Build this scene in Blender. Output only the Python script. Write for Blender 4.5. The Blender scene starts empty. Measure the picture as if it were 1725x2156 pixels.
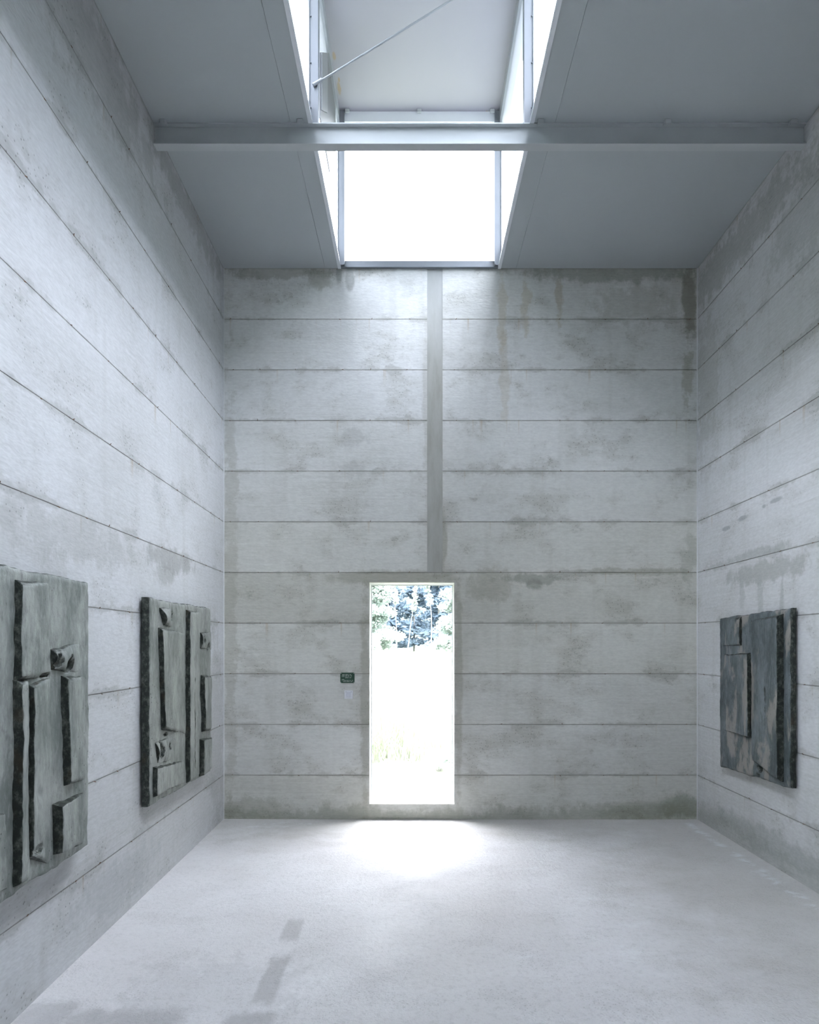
import bpy, bmesh, math, random
from mathutils import Vector, noise

scene = bpy.context.scene
C = scene.collection
R = math.radians
random.seed(7)

# ------------------------------------------------------------------ camera
F = 1348.0                      # focal length in pixels of the 1725x2156 frame
VPX, VPY = 874.0, 1358.0        # where the room's long axis vanishes
H = 1.715                       # eye height
cam = bpy.data.cameras.new('camera')
cam.sensor_fit = 'HORIZONTAL'
cam.sensor_width = 36.0
cam.lens = 36.0 * F / 1725.0
cam.shift_x = -(VPX - 862.5) / 1725.0
cam.shift_y = (VPY - 1078.0) / 1725.0
cam.clip_end = 500
camo = bpy.data.objects.new('camera', cam)
C.objects.link(camo)
camo.location = (0, 0, H)
camo.rotation_euler = (R(90), 0, 0)
scene.camera = camo

# ------------------------------------------------------------------ light
world = bpy.data.worlds.new('overcast_sky')
scene.world = world
world.use_nodes = True
bg = world.node_tree.nodes['Background']
bg.inputs['Color'].default_value = (0.915, 0.935, 1.0, 1)
# standard overcast sky: the zenith is three times as bright as the horizon
_t = world.node_tree
_c = _t.nodes.new('ShaderNodeTexCoord')
_s = _t.nodes.new('ShaderNodeSeparateXYZ')
_m = _t.nodes.new('ShaderNodeMapRange')
_m.inputs[1].default_value = 0.0
_m.inputs[2].default_value = 1.0
_m.inputs[3].default_value = 0.5
_m.inputs[4].default_value = 1.5
_t.links.new(_c.outputs['Generated'], _s.inputs[0])
_t.links.new(_s.outputs['Z'], _m.inputs[0])
_t.links.new(_m.outputs[0], bg.inputs['Strength'])

sun = bpy.data.lights.new('hazy_sun', 'SUN')
sun.energy = 0.5
sun.angle = R(38)
sun.color = (0.97, 0.98, 1.0)
suno = bpy.data.objects.new('hazy_sun', sun)
C.objects.link(suno)
suno.rotation_euler = Vector((-0.45, 0.03, -0.89)).to_track_quat('-Z', 'Y').to_euler()
suno.location = (20, 0, 20)

vs = scene.view_settings
vs.view_transform = 'Standard'
vs.look = 'None'
vs.gamma = 1.0
vs.use_curve_mapping = False
vs.exposure = 4.24

cy = scene.cycles
cy.max_bounces = 8
cy.diffuse_bounces = 6
cy.glossy_bounces = 2
cy.transmission_bounces = 2
cy.transparent_max_bounces = 12
cy.caustics_reflective = False
cy.caustics_refractive = False
cy.sample_clamp_indirect = 6.0
cy.use_adaptive_sampling = True
cy.adaptive_threshold = 0.06
cy.adaptive_min_samples = 20

# ------------------------------------------------------------------ room sizes (metres)
D = 6.3                          # back wall
XLB, XR = -1.883, 2.780          # left wall at the back corner, right wall
LSK = 0.0148                     # the left wall runs very slightly out of parallel
ZC = 5.421                       # ceiling
YR = -2.6                        # rear wall behind the viewer
TH = 0.28                        # wall thickness
LX0, LX1 = -0.757, 0.846         # roof lantern sides
ZS = 6.925                       # lantern soffit
ZJ = [0.4346 + 0.4985 * k for k in range(10)]      # pour joints
FRAMES = [4.575, 2.83, 1.085, -0.66]
DX0, DX1, DZ0, DZ1 = -0.449, 0.388, 0.150, 2.332   # doorway


def XL(y):
    return XLB + LSK * (D - y)


# ------------------------------------------------------------------ helpers
def link(name, me, mat=None, parent=None):
    o = bpy.data.objects.new(name, me)
    C.objects.link(o)
    if mat is not None and me is not None and len(me.materials) == 0:
        me.materials.append(mat)
    if parent is not None:
        o.parent = parent
    return o


def finish(name, bm, mat=None, parent=None, smooth=False, recalc=True):
    if recalc:
        bmesh.ops.recalc_face_normals(bm, faces=bm.faces)
    if smooth:
        for f in bm.faces:
            f.smooth = True
    me = bpy.data.meshes.new(name)
    bm.to_mesh(me)
    bm.free()
    return link(name, me, mat, parent)


def box(bm, x0, x1, y0, y1, z0, z1):
    vs_ = [bm.verts.new(p) for p in ((x0, y0, z0), (x1, y0, z0), (x1, y1, z0), (x0, y1, z0),
                                     (x0, y0, z1), (x1, y0, z1), (x1, y1, z1), (x0, y1, z1))]
    for q in ((0, 3, 2, 1), (4, 5, 6, 7), (0, 1, 5, 4), (1, 2, 6, 5), (2, 3, 7, 6), (3, 0, 4, 7)):
        bm.faces.new([vs_[i] for i in q])
    return vs_


def boxo(name, dims, mat, parent=None, bevel=0.0):
    bm = bmesh.new()
    box(bm, *dims)
    if bevel:
        bmesh.ops.bevel(bm, geom=list(bm.edges), offset=bevel, segments=2, affect='EDGES', profile=0.6)
    return finish(name, bm, mat, parent)


def tube(bm, p0, p1, r0, r1=None, n=8):
    r1 = r0 if r1 is None else r1
    p0, p1 = Vector(p0), Vector(p1)
    d = (p1 - p0).normalized()
    a = d.orthogonal().normalized()
    b = d.cross(a)
    r = [[], []]
    for i in range(n):
        t = 2 * math.pi * i / n
        v = a * math.cos(t) + b * math.sin(t)
        r[0].append(bm.verts.new(p0 + v * r0))
        r[1].append(bm.verts.new(p1 + v * r1))
    for i in range(n):
        j = (i + 1) % n
        bm.faces.new((r[0][i], r[0][j], r[1][j], r[1][i]))
    bm.faces.new(r[0][::-1])
    bm.faces.new(r[1])


def empty(name, loc=(0, 0, 0)):
    o = bpy.data.objects.new(name, None)
    o.empty_display_size = 0.1
    o.location = loc
    C.objects.link(o)
    return o


def tag(o, label=None, cat=None, group=None, kind=None):
    if label:
        o['label'] = label
    if cat:
        o['category'] = cat
    if group:
        o['group'] = group
    if kind:
        o['kind'] = kind
    return o


def fbm(p, octv=3):
    return noise.fractal(Vector(p), 1.0, 2.0, octv)


# ------------------------------------------------------------------ material helpers
class NT:
    def __init__(self, name):
        self.m = bpy.data.materials.new(name)
        self.m.use_nodes = True
        self.t = self.m.node_tree
        self.b = self.t.nodes['Principled BSDF']
        self.out = self.t.nodes['Material Output']

    def n(self, kind, **kw):
        nd = self.t.nodes.new(kind)
        for k, v in kw.items():
            setattr(nd, k, v)
        return nd

    def put(self, sock, v):
        if isinstance(v, bpy.types.NodeSocket):
            self.t.links.new(v, sock)
        elif isinstance(v, (tuple, list)):
            v = tuple(v)
            if sock.type == 'RGBA' and len(v) == 3:
                v = v + (1,)
            sock.default_value = v
        else:
            sock.default_value = v

    def math(self, op, a, b=None, c=None, clamp=False):
        nd = self.n('ShaderNodeMath', operation=op, use_clamp=clamp)
        self.put(nd.inputs[0], a)
        if b is not None:
            self.put(nd.inputs[1], b)
        if c is not None:
            self.put(nd.inputs[2], c)
        return nd.outputs[0]

    def mul(self, a, b):
        return self.math('MULTIPLY', a, b)

    def add(self, a, b):
        return self.math('ADD', a, b)

    def sub(self, a, b):
        return self.math('SUBTRACT', a, b)

    def pos(self):
        return self.n('ShaderNodeNewGeometry').outputs['Position']

    def objc(self):
        return self.n('ShaderNodeTexCoord').outputs['Object']

    def sep(self, v):
        nd = self.n('ShaderNodeSeparateXYZ')
        self.put(nd.inputs[0], v)
        return nd.outputs

    def comb(self, x, y, z):
        nd = self.n('ShaderNodeCombineXYZ')
        for s, v in zip(nd.inputs, (x, y, z)):
            self.put(s, v)
        return nd.outputs[0]

    def scale(self, v, s):
        nd = self.n('ShaderNodeVectorMath', operation='MULTIPLY')
        self.put(nd.inputs[0], v)
        self.put(nd.inputs[1], s if isinstance(s, tuple) else (s, s, s))
        return nd.outputs[0]

    def off(self, v, s):
        nd = self.n('ShaderNodeVectorMath', operation='ADD')
        self.put(nd.inputs[0], v)
        self.put(nd.inputs[1], s)
        return nd.outputs[0]

    def dist(self, v, c, w):
        inv = tuple(1.0 / q if q else 0.0 for q in w)
        nd = self.n('ShaderNodeVectorMath', operation='MULTIPLY_ADD')
        self.put(nd.inputs[0], v)
        nd.inputs[1].default_value = inv
        nd.inputs[2].default_value = tuple(-a * b for a, b in zip(c, inv))
        ln = self.n('ShaderNodeVectorMath', operation='LENGTH')
        self.put(ln.inputs[0], nd.outputs[0])
        return ln.outputs['Value']

    def noise(self, v, s=1.0, detail=4, rough=0.55, dist=0.0):
        nd = self.n('ShaderNodeTexNoise')
        nd.inputs['Scale'].default_value = s
        nd.inputs['Detail'].default_value = detail
        nd.inputs['Roughness'].default_value = rough
        nd.inputs['Distortion'].default_value = dist
        self.put(nd.inputs['Vector'], v)
        return nd.outputs['Fac']

    def voro(self, v, s=1.0, dim='3D'):
        nd = self.n('ShaderNodeTexVoronoi', voronoi_dimensions=dim)
        nd.inputs['Scale'].default_value = s
        self.put(nd.inputs['Vector'], v)
        return nd.outputs['Distance']

    def map(self, v, a, b, c=0.0, d=1.0, smooth=True):
        nd = self.n('ShaderNodeMapRange')
        nd.interpolation_type = 'SMOOTHSTEP' if smooth else 'LINEAR'
        nd.clamp = True
        self.put(nd.inputs[0], v)
        for i, x in enumerate((a, b, c, d)):
            nd.inputs[1 + i].default_value = x
        return nd.outputs[0]

    def mix(self, f, a, b, mode='MIX'):
        nd = self.n('ShaderNodeMix', data_type='RGBA', blend_type=mode)
        self.put(nd.inputs[0], f)
        self.put(nd.inputs[6], a)
        self.put(nd.inputs[7], b)
        return nd.outputs[2]

    def attr(self, name):
        nd = self.n('ShaderNodeAttribute', attribute_type='OBJECT', attribute_name=name)
        return nd.outputs['Fac']

    def bump(self, h, strength=0.3, dist=0.01, normal=None):
        nd = self.n('ShaderNodeBump')
        nd.inputs['Strength'].default_value = strength
        nd.inputs['Distance'].default_value = dist
        self.put(nd.inputs['Height'], h)
        if normal is not None:
            self.put(nd.inputs['Normal'], normal)
        return nd.outputs[0]

    def set(self, col=None, rough=None, metal=None, normal=None, spec=None):
        if col is not None:
            self.put(self.b.inputs['Base Color'], col)
        if rough is not None:
            self.put(self.b.inputs['Roughness'], rough)
        if metal is not None:
            self.put(self.b.inputs['Metallic'], metal)
        if normal is not None:
            self.put(self.b.inputs['Normal'], normal)
        if spec is not None:
            self.put(self.b.inputs['Specular IOR Level'], spec)
        return self.m


def plain(name, col, rough=0.5, metal=0.0, var=0.06, nscale=6.0):
    t = NT(name)
    p = t.objc()
    f = t.noise(p, nscale, 4)
    lo = tuple(c * (1 - var) for c in col)
    hi = tuple(min(1, c * (1 + var)) for c in col)
    return t.set(t.mix(f, lo, hi), rough, metal)


def concrete(name, light, dark, warm, stains=(), axis=0, moss=0.0, pits=1.0, dirt=1.0):
    """board-marked concrete; axis 0 = wall runs along x, 1 = along y"""
    t = NT(name)
    p = t.pos()
    x, y, z = t.sep(p)
    h = x if axis == 0 else y
    # broad cloudiness
    n1 = t.noise(t.scale(p, (0.55, 0.55, 0.8)), 1.0, 2, 0.5)
    n2 = t.noise(t.off(t.scale(p, (2.2, 2.2, 3.4)), (7, 3, 1)), 1.0, 4, 0.64)
    sn = t.sub(t.noise(t.off(t.scale(p, (7.0, 7.0, 5.0)), (9, 1, 6)), 1.0, 4, 0.72), 0.5)
    col = t.mix(t.map(n1, 0.3, 0.72), light, tuple(0.55 * a + 0.45 * b for a, b in zip(light, dark)))
    col = t.mix(t.map(n2, 0.47, 0.75, 0, 0.55 * dirt), col, dark)
    # board grain, long horizontal streaks
    g1 = t.noise(t.scale(p, (1.6, 1.6, 60.0)), 1.0, 3, 0.7)
    gm = t.mul(t.map(g1, 0.5, 0.76), t.map(n1, 0.42, 0.6, 0.10, 0.40))
    col = t.mix(gm, col, dark)
    col = t.mix(t.map(g1, 0.46, 0.28, 0, 0.22), col, tuple(min(1, c * 1.16) for c in light))
    # vertical wash marks
    w1 = t.noise(t.off(t.scale(p, (9.0, 9.0, 0.7)), (5, 1, 3)), 1.0, 1, 0.6)
    col = t.mix(t.map(w1, 0.52, 0.8, 0, 0.22), col, dark)
    # grainy blotches
    b1 = t.noise(t.off(t.scale(p, (6.5, 6.5, 10.0)), (1, 4, 9)), 1.0, 5, 0.78)
    bm_ = t.mul(t.map(b1, 0.535, 0.66), t.map(n2, 0.46, 0.66, 0.05, 0.50 * dirt))
    col = t.mix(bm_, col, tuple(c * 0.80 for c in dark))
    # joints: dirty bands that wander along them
    zz = t.math('DIVIDE', t.sub(z, ZJ[0]), 0.4985)
    fr = t.math('FRACT', t.add(zz, 20.5))
    dj = t.mul(t.sub(fr, 0.5), 0.4985)          # signed metres from the nearest joint
    ad = t.math('ABSOLUTE', dj)
    edge = t.sub(ad, t.map(t.add(n2, t.mul(sn, 0.35)), 0.46, 0.78, 0, 0.075, False))
    jm = t.map(edge, -0.012, 0.014, 0.42, 0)
    col = t.mix(jm, col, tuple(c * 0.80 for c in dark))
    fine = t.map(ad, 0.0, 0.008, 0.45, 0)
    col = t.mix(fine, col, (0.20, 0.19, 0.155))
    # rust runs under the joints
    rn = t.noise(t.comb(t.mul(h, 26.0), 0.37, t.mul(t.math('FLOOR', t.add(zz, 0.5)), 3.1)), 1.0, 1)
    below = t.map(dj, -0.17, 0.0, 0, 1)
    below = t.mul(below, t.map(dj, 0.0, 0.006, 1, 0))
    col = t.mix(t.mul(t.mul(t.map(rn, 0.66, 0.80), below), 0.38), col, (0.42, 0.30, 0.16))
    # placed stains with ragged outlines
    for (sh, sz, wh, wz, scol, st, rag) in stains:
        dd = t.math('MULTIPLY_ADD', sn, rag * 2.6, t.dist(p, (sh, 0, sz) if axis == 0 else (0, sh, sz), (wh, 0, wz) if axis == 0 else (0, wh, wz)))
        col = t.mix(t.map(dd, 0.55, 1.15, st, 0), col, scol)
    if moss:
        top = t.add(t.mul(sn, 0.42), t.mul(t.sub(n1, 0.46), 0.40))
        mm = t.map(t.sub(z, top), 0.03, 0.15, 1, 0)
        col = t.mix(t.mul(mm, moss), col, (0.215, 0.235, 0.175))
    # pits
    pv = t.voro(t.comb(h, z, 0.0), 21.0, '2D')
    pm = t.mul(t.map(pv, 0.07, 0.13, 1, 0), t.map(n2, 0.50, 0.66, 0.0, 0.6 * pits))
    col = t.mix(pm, col, (0.17, 0.17, 0.15))
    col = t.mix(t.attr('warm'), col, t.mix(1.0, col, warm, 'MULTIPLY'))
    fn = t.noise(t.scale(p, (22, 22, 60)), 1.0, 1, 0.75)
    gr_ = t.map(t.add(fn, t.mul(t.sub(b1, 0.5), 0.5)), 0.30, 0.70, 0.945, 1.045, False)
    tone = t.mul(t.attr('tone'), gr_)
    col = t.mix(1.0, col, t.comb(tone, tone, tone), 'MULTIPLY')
    return t.set(col, 0.85, 0.0, t.bump(fn, 0.22, 0.008), 0.25)


# ------------------------------------------------------------------ materials
W_LIGHT = (0.72, 0.73, 0.745)
W_DARK = (0.48, 0.48, 0.46)
RUST = (0.40, 0.30, 0.17)
BROWN = (0.20, 0.185, 0.13)
WET = (0.30, 0.305, 0.30)
OLIVE = (0.36, 0.355, 0.31)

back_stains = [
    (0.86, 5.02, 0.05, 0.42, (0.44, 0.38, 0.26), 0.36, 1.3),
    (1.09, 5.10, 0.05, 0.34, (0.44, 0.38, 0.26), 0.38, 1.3),
    (1.42, 5.16, 0.045, 0.26, (0.40, 0.34, 0.23), 0.45, 1.1),
    (0.88, 4.35, 0.05, 0.50, (0.42, 0.36, 0.25), 0.28, 1.2),
    (2.70, 5.10, 0.075, 0.46, BROWN, 0.62, 0.9),
    (2.68, 4.40, 0.06, 0.32, (0.30, 0.30, 0.22), 0.45, 1.2),
    (-0.75, 5.36, 0.036, 0.10, WET, 0.65, 0.45),
    (-0.64, 5.33, 0.05, 0.13, WET, 0.60, 0.55),
    (-0.52, 5.385, 0.12, 0.05, WET, 0.50, 0.6),
    (-0.93, 5.33, 0.14, 0.13, (0.33, 0.33, 0.29), 0.55, 0.8),
    (-1.35, 5.385, 0.55, 0.07, (0.30, 0.31, 0.27), 0.55, 1.1),
    (1.9, 5.37, 1.0, 0.10, (0.27, 0.29, 0.25), 0.60, 0.9),
    (2.2, 5.05, 0.45, 0.22, (0.36, 0.37, 0.33), 0.35, 1.2),
    (1.16, 2.365, 0.36, 0.055, (0.30, 0.31, 0.29), 0.60, 0.8),
    (1.17, 2.31, 0.09, 0.07, (0.30, 0.31, 0.29), 0.62, 0.6),
    (2.2, 2.44, 0.6, 0.035, OLIVE, 0.55, 1.0),
    (-0.49, 1.2, 0.055, 1.25, OLIVE, 0.60, 0.8),
    (0.43, 1.3, 0.045, 1.15, OLIVE, 0.55, 0.8),
    (-0.25, 2.38, 0.75, 0.08, OLIVE, 0.55, 0.6),
    (0.75, 2.30, 0.30, 0.18, OLIVE, 0.45, 0.9),
    (0.12, 4.2, 0.05, 0.9, OLIVE, 0.35, 1.0),
    (0.275, 2.75, 0.045, 0.32, OLIVE, 0.65, 0.5),
    (-1.82, 2.2, 0.07, 2.3, OLIVE, 0.35, 1.4),
    (2.70, 2.6, 0.08, 0.3, (0.30, 0.32, 0.28), 0.35, 1.4),
    (2.62, 0.12, 0.22, 0.14, (0.19, 0.22, 0.17), 0.55, 0.9),
    (2.2, 0.08, 0.5, 0.10, (0.30, 0.32, 0.27), 0.40, 1.0),
    (-1.6, 0.10, 0.35, 0.14, (0.33, 0.34, 0.29), 0.40, 1.0),
    (-0.6, 3.75, 0.16, 0.10, WET, 0.28, 1.2),
    (-0.62, 3.45, 0.12, 0.08, WET, 0.25, 1.2),
]
left_stains = [
    (4.9, 2.36, 0.55, 0.10, (0.36, 0.36, 0.34), 0.62, 0.9),
    (4.75, 2.24, 0.22, 0.09, (0.40, 0.40, 0.38), 0.55, 0.8),
    (3.4, 2.30, 0.8, 0.16, (0.44, 0.44, 0.42), 0.45, 1.0),
    (3.3, 1.95, 0.16, 0.35, (0.46, 0.46, 0.44), 0.35, 1.2),
    (4.6, 2.80, 0.10, 0.07, (0.45, 0.46, 0.47), 0.35, 0.9),
    (5.4, 5.30, 1.2, 0.13, (0.36, 0.37, 0.34), 0.45, 1.1),
    (3.6, 5.10, 1.1, 0.28, (0.42, 0.42, 0.41), 0.45, 1.3),
    (4.0, 0.22, 0.6, 0.18, (0.40, 0.42, 0.43), 0.28, 1.4),
    (6.05, 0.9, 0.28, 1.1, (0.46, 0.46, 0.44), 0.40, 1.1),
]
right_stains = [
    (5.05, 2.30, 0.75, 0.10, (0.36, 0.365, 0.34), 0.62, 0.9),
    (5.2, 2.46, 0.55, 0.05, (0.36, 0.37, 0.35), 0.55, 0.9),
    (5.15, 2.05, 0.05, 0.26, (0.42, 0.43, 0.42), 0.55, 1.1),
    (4.85, 2.02, 0.04, 0.28, (0.40, 0.41, 0.40), 0.55, 1.1),
    (5.45, 2.15, 0.05, 0.16, (0.42, 0.43, 0.42), 0.50, 1.1),
    (5.72, 2.755, 0.095, 0.022, (0.34, 0.345, 0.35), 0.75, 0.5),
    (5.43, 2.79, 0.08, 0.024, (0.34, 0.345, 0.35), 0.75, 0.5),
    (4.93, 2.83, 0.085, 0.020, (0.34, 0.345, 0.35), 0.75, 0.5),
    (5.1, 2.82, 0.03, 0.018, (0.34, 0.345, 0.35), 0.70, 0.5),
    (5.5, 5.15, 1.2, 0.22, (0.33, 0.34, 0.31), 0.50, 1.2),
    (4.6, 4.75, 0.5, 0.3, (0.38, 0.39, 0.37), 0.40, 1.3),
    (5.0, 0.17, 1.0, 0.11, (0.34, 0.36, 0.34), 0.50, 0.9),
    (6.1, 4.2, 0.25, 0.7, (0.42, 0.42, 0.38), 0.35, 1.3),
]
M = {}
WARM = (0.97, 0.95, 0.85)
M['back'] = concrete('concrete_back', W_LIGHT, W_DARK, WARM, back_stains, 0, 0.42, 0.8, 1.35)
M['left'] = concrete('concrete_left', W_LIGHT, W_DARK, WARM, left_stains, 1, 0.0, 1.0, 0.8)
M['right'] = concrete('concrete_right', W_LIGHT, W_DARK, WARM, right_stains, 1, 0.30, 0.8, 1.0)
M['groove'] = plain('joint_dirt', (0.20, 0.195, 0.17), 0.9, 0, 0.25, 9)
M['fillet'] = plain('corner_mortar', (0.60, 0.61, 0.61), 0.85, 0, 0.12, 14)
M['rusty'] = plain('rusty_wire', (0.16, 0.095, 0.05), 0.8, 0, 0.45, 30)
M['mortar'] = None


def mortar_mat():
    t = NT('mortar_filling')
    p = t.pos()
    a = t.noise(t.scale(p, (16, 16, 3)), 1.0, 6, 0.65)
    b = t.noise(t.scale(p, (2, 2, 1.1)), 1.0, 4, 0.6)
    z = t.sep(p)[2]
    c = t.mix(t.map(a, 0.35, 0.7), (0.42, 0.42, 0.385), (0.36, 0.355, 0.315))
    c = t.mix(t.mul(t.map(t.add(z, t.mul(t.sub(b, 0.5), 1.6)), 4.3, 5.2), 0.75), c, (0.48, 0.49, 0.485))
    return t.set(c, 0.9, 0, t.bump(a, 0.3, 0.005), 0.2)


M['mortar'] = mortar_mat()


def floor_mat():
    t = NT('screed_floor')
    p = t.pos()
    x, y, z = t.sep(p)
    n1 = t.noise(t.scale(p, (0.7, 0.7, 1)), 1.0, 4, 0.55)
    n2 = t.noise(t.off(t.scale(p, (2.6, 3.4, 1)), (4, 2, 0)), 1.0, 4, 0.65)
    n3 = t.noise(t.off(t.scale(p, (26, 26, 1)), (4, 2, 0)), 1.0, 4, 0.75)
    light = (0.75, 0.74, 0.75)
    dark = (0.62, 0.60, 0.60)
    col = t.mix(t.map(n1, 0.3, 0.7), light, dark)
    col = t.mix(t.mul(t.map(n2, 0.5, 0.75), 0.22), col, (0.46, 0.445, 0.435))
    col = t.mix(t.mul(t.map(n3, 0.46, 0.72), 0.42), col, (0.47, 0.46, 0.46))
    # browner zone along the back and right walls
    far = t.map(t.add(y, t.mul(t.sub(n2, 0.5), 1.2)), 5.2, 6.2)
    rgt = t.map(t.add(x, t.mul(t.sub(n2, 0.5), 1.6)), 1.0, 2.3)
    col = t.mix(t.mul(t.math('MAXIMUM', far, rgt), 0.45), col, (0.40, 0.385, 0.335))
    # worn white bloom
    e1 = t.noise(t.off(t.scale(p, (3.0, 5.5, 1)), (8, 8, 0)), 1.0, 6, 0.75, 0.4)
    eg = t.map(n1, 0.58, 0.40)
    col = t.mix(t.mul(t.mul(t.map(e1, 0.56, 0.68), eg), 0.5), col, (0.80, 0.81, 0.82))
    edge = t.map(t.math('ABSOLUTE', t.sub(t.add(x, t.mul(t.sub(n2, 0.5), 0.25)), 2.62)), 0.0, 0.07, 1, 0)
    col = t.mix(t.mul(t.mul(edge, t.map(e1, 0.48, 0.56)), 0.6), col, (0.74, 0.76, 0.77))
    # old damp patches
    sn = t.sub(t.noise(t.off(t.scale(p, (11, 8, 1)), (9, 1, 0)), 1.0, 5, 0.7), 0.5)
    for (sx, sy, wx, wy, st, rag) in ((-0.74, 3.865, 0.062, 0.165, 0.46, 0.5), (-0.735, 3.30, 0.062, 0.28, 0.50, 0.5),
                                      (-0.76, 2.86, 0.13, 0.15, 0.52, 0.5), (-1.36, 2.82, 0.36, 0.23, 0.55, 0.5),
                                      (-1.72, 2.95, 0.14, 0.16, 0.45, 0.9), (-1.0, 3.05, 0.5, 0.5, 0.22, 1.4)):
        dx = t.math('ABSOLUTE', t.mul(t.sub(x, sx), 1.0 / wx))
        dy = t.math('ABSOLUTE', t.mul(t.sub(y, sy), 1.0 / wy))
        dd = t.math('MULTIPLY_ADD', sn, rag * 1.3, t.math('SMOOTH_MAX', dx, dy, 0.35))
        col = t.mix(t.map(dd, 0.60, 1.05, st, 0), col, (0.30, 0.295, 0.295))
    # open pores
    pv = t.voro(p, 38.0, '2D')
    pm = t.mul(t.map(pv, 0.10, 0.19, 1, 0), t.map(n2, 0.44, 0.62))
    col = t.mix(t.mul(pm, 0.30), col, (0.25, 0.245, 0.24))
    g = t.noise(t.scale(p, (40, 40, 1)), 1.0, 2, 0.8)
    return t.set(col, t.map(n2, 0.3, 0.7, 0.55, 0.72), 0, t.bump(g, 0.55, 0.008), 0.5)


M['floor'] = floor_mat()


def ceiling_mat():
    t = NT('grey_ceiling_panel')
    p = t.pos()
    a = t.noise(t.scale(p, 0.7), 1.0, 3)
    c = t.mix(a, (0.43, 0.465, 0.475), (0.46, 0.49, 0.50))
    return t.set(c, 0.6, 0, None, 0.35)


M['ceil'] = ceiling_mat()


def steel_mat(name, col, rust=0.0):
    t = NT(name)
    p = t.pos()
    a = t.noise(t.scale(p, 5.0), 1.0, 4)
    c = t.mix(a, tuple(v * 0.95 for v in col), tuple(v * 1.05 for v in col))
    if rust:
        r = t.noise(t.off(t.scale(p, 7.0), (5, 3, 1)), 1.0, 6, 0.7)
        c = t.mix(t.mul(t.map(r, 0.70, 0.78), rust), c, (0.36, 0.29, 0.18))
    return t.set(c, 0.5, 0, None, 0.4)


M['steel'] = steel_mat('painted_steel_beam', (0.49, 0.515, 0.52))
M['rail'] = steel_mat('pale_rail_steel', (0.74, 0.76, 0.79))
M['frame'] = steel_mat('pale_lantern_steel', (0.235, 0.25, 0.275))
M['rod'] = steel_mat('pale_rod', (0.40, 0.415, 0.44))
M['bolt'] = plain('dark_bolt', (0.22, 0.23, 0.25), 0.5, 0.3)
M['sheet'] = steel_mat('grey_sheet', (0.13, 0.135, 0.145))
M['sheet2'] = steel_mat('pale_ribbed_sheet', (0.215, 0.22, 0.235), 0.6)


def soffit_mat():
    t = NT('lantern_soffit')
    p = t.pos()
    x, y, z = t.sep(p)
    a = t.noise(t.scale(p, 0.8), 1.0, 3)
    c = t.mix(a, (0.34, 0.34, 0.375), (0.37, 0.365, 0.40))
    sn = t.sub(t.noise(t.scale(p, 14.0), 1.0, 5, 0.7), 0.5)
    for (sx, sy, wx, wy) in ((-0.715, 5.66, 0.018, 0.05), (-0.71, 5.99, 0.022, 0.09), (-0.70, 5.90, 0.012, 0.03), (0.70, 6.26, 0.018, 0.02)):
        dx = t.math('DIVIDE', t.sub(x, sx), wx)
        dy = t.math('DIVIDE', t.sub(y, sy), wy)
        d = t.add(t.math('SQRT', t.add(t.mul(dx, dx), t.mul(dy, dy))), t.mul(sn, 1.2))
        c = t.mix(t.mul(t.map(d, 0.5, 1.05, 1, 0), 0.75), c, (0.36, 0.28, 0.16))
    return t.set(c, 0.55, 0, None, 0.35)


M['soffit'] = soffit_mat()


def pane_mat(name, tr, tl, f):
    t = NT(name)
    a = t.n('ShaderNodeBsdfTransparent')
    a.inputs[0].default_value = tr + (1,)
    b = t.n('ShaderNodeBsdfTranslucent')
    b.inputs[0].default_value = tl + (1,)
    m = t.n('ShaderNodeMixShader')
    m.inputs[0].default_value = f
    t.t.links.new(a.outputs[0], m.inputs[1])
    t.t.links.new(b.outputs[0], m.inputs[2])
    g = t.n('ShaderNodeBsdfGlossy')
    g.inputs['Roughness'].default_value = 0.08
    g.inputs[0].default_value = (1, 1, 1, 1)
    m2 = t.n('ShaderNodeMixShader')
    m2.inputs[0].default_value = 0.03
    t.t.links.new(m.outputs[0], m2.inputs[1])
    t.t.links.new(g.outputs[0], m2.inputs[2])
    t.t.links.new(m2.outputs[0], t.out.inputs['Surface'])
    return t.m


M['pane'] = pane_mat('milky_side_pane', (0.86, 0.89, 0.93), (0.86, 0.89, 0.93), 0.06)
M['endpane'] = pane_mat('clear_end_pane', (0.93, 0.95, 0.96), (0.9, 0.92, 0.94), 0.05)


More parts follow.
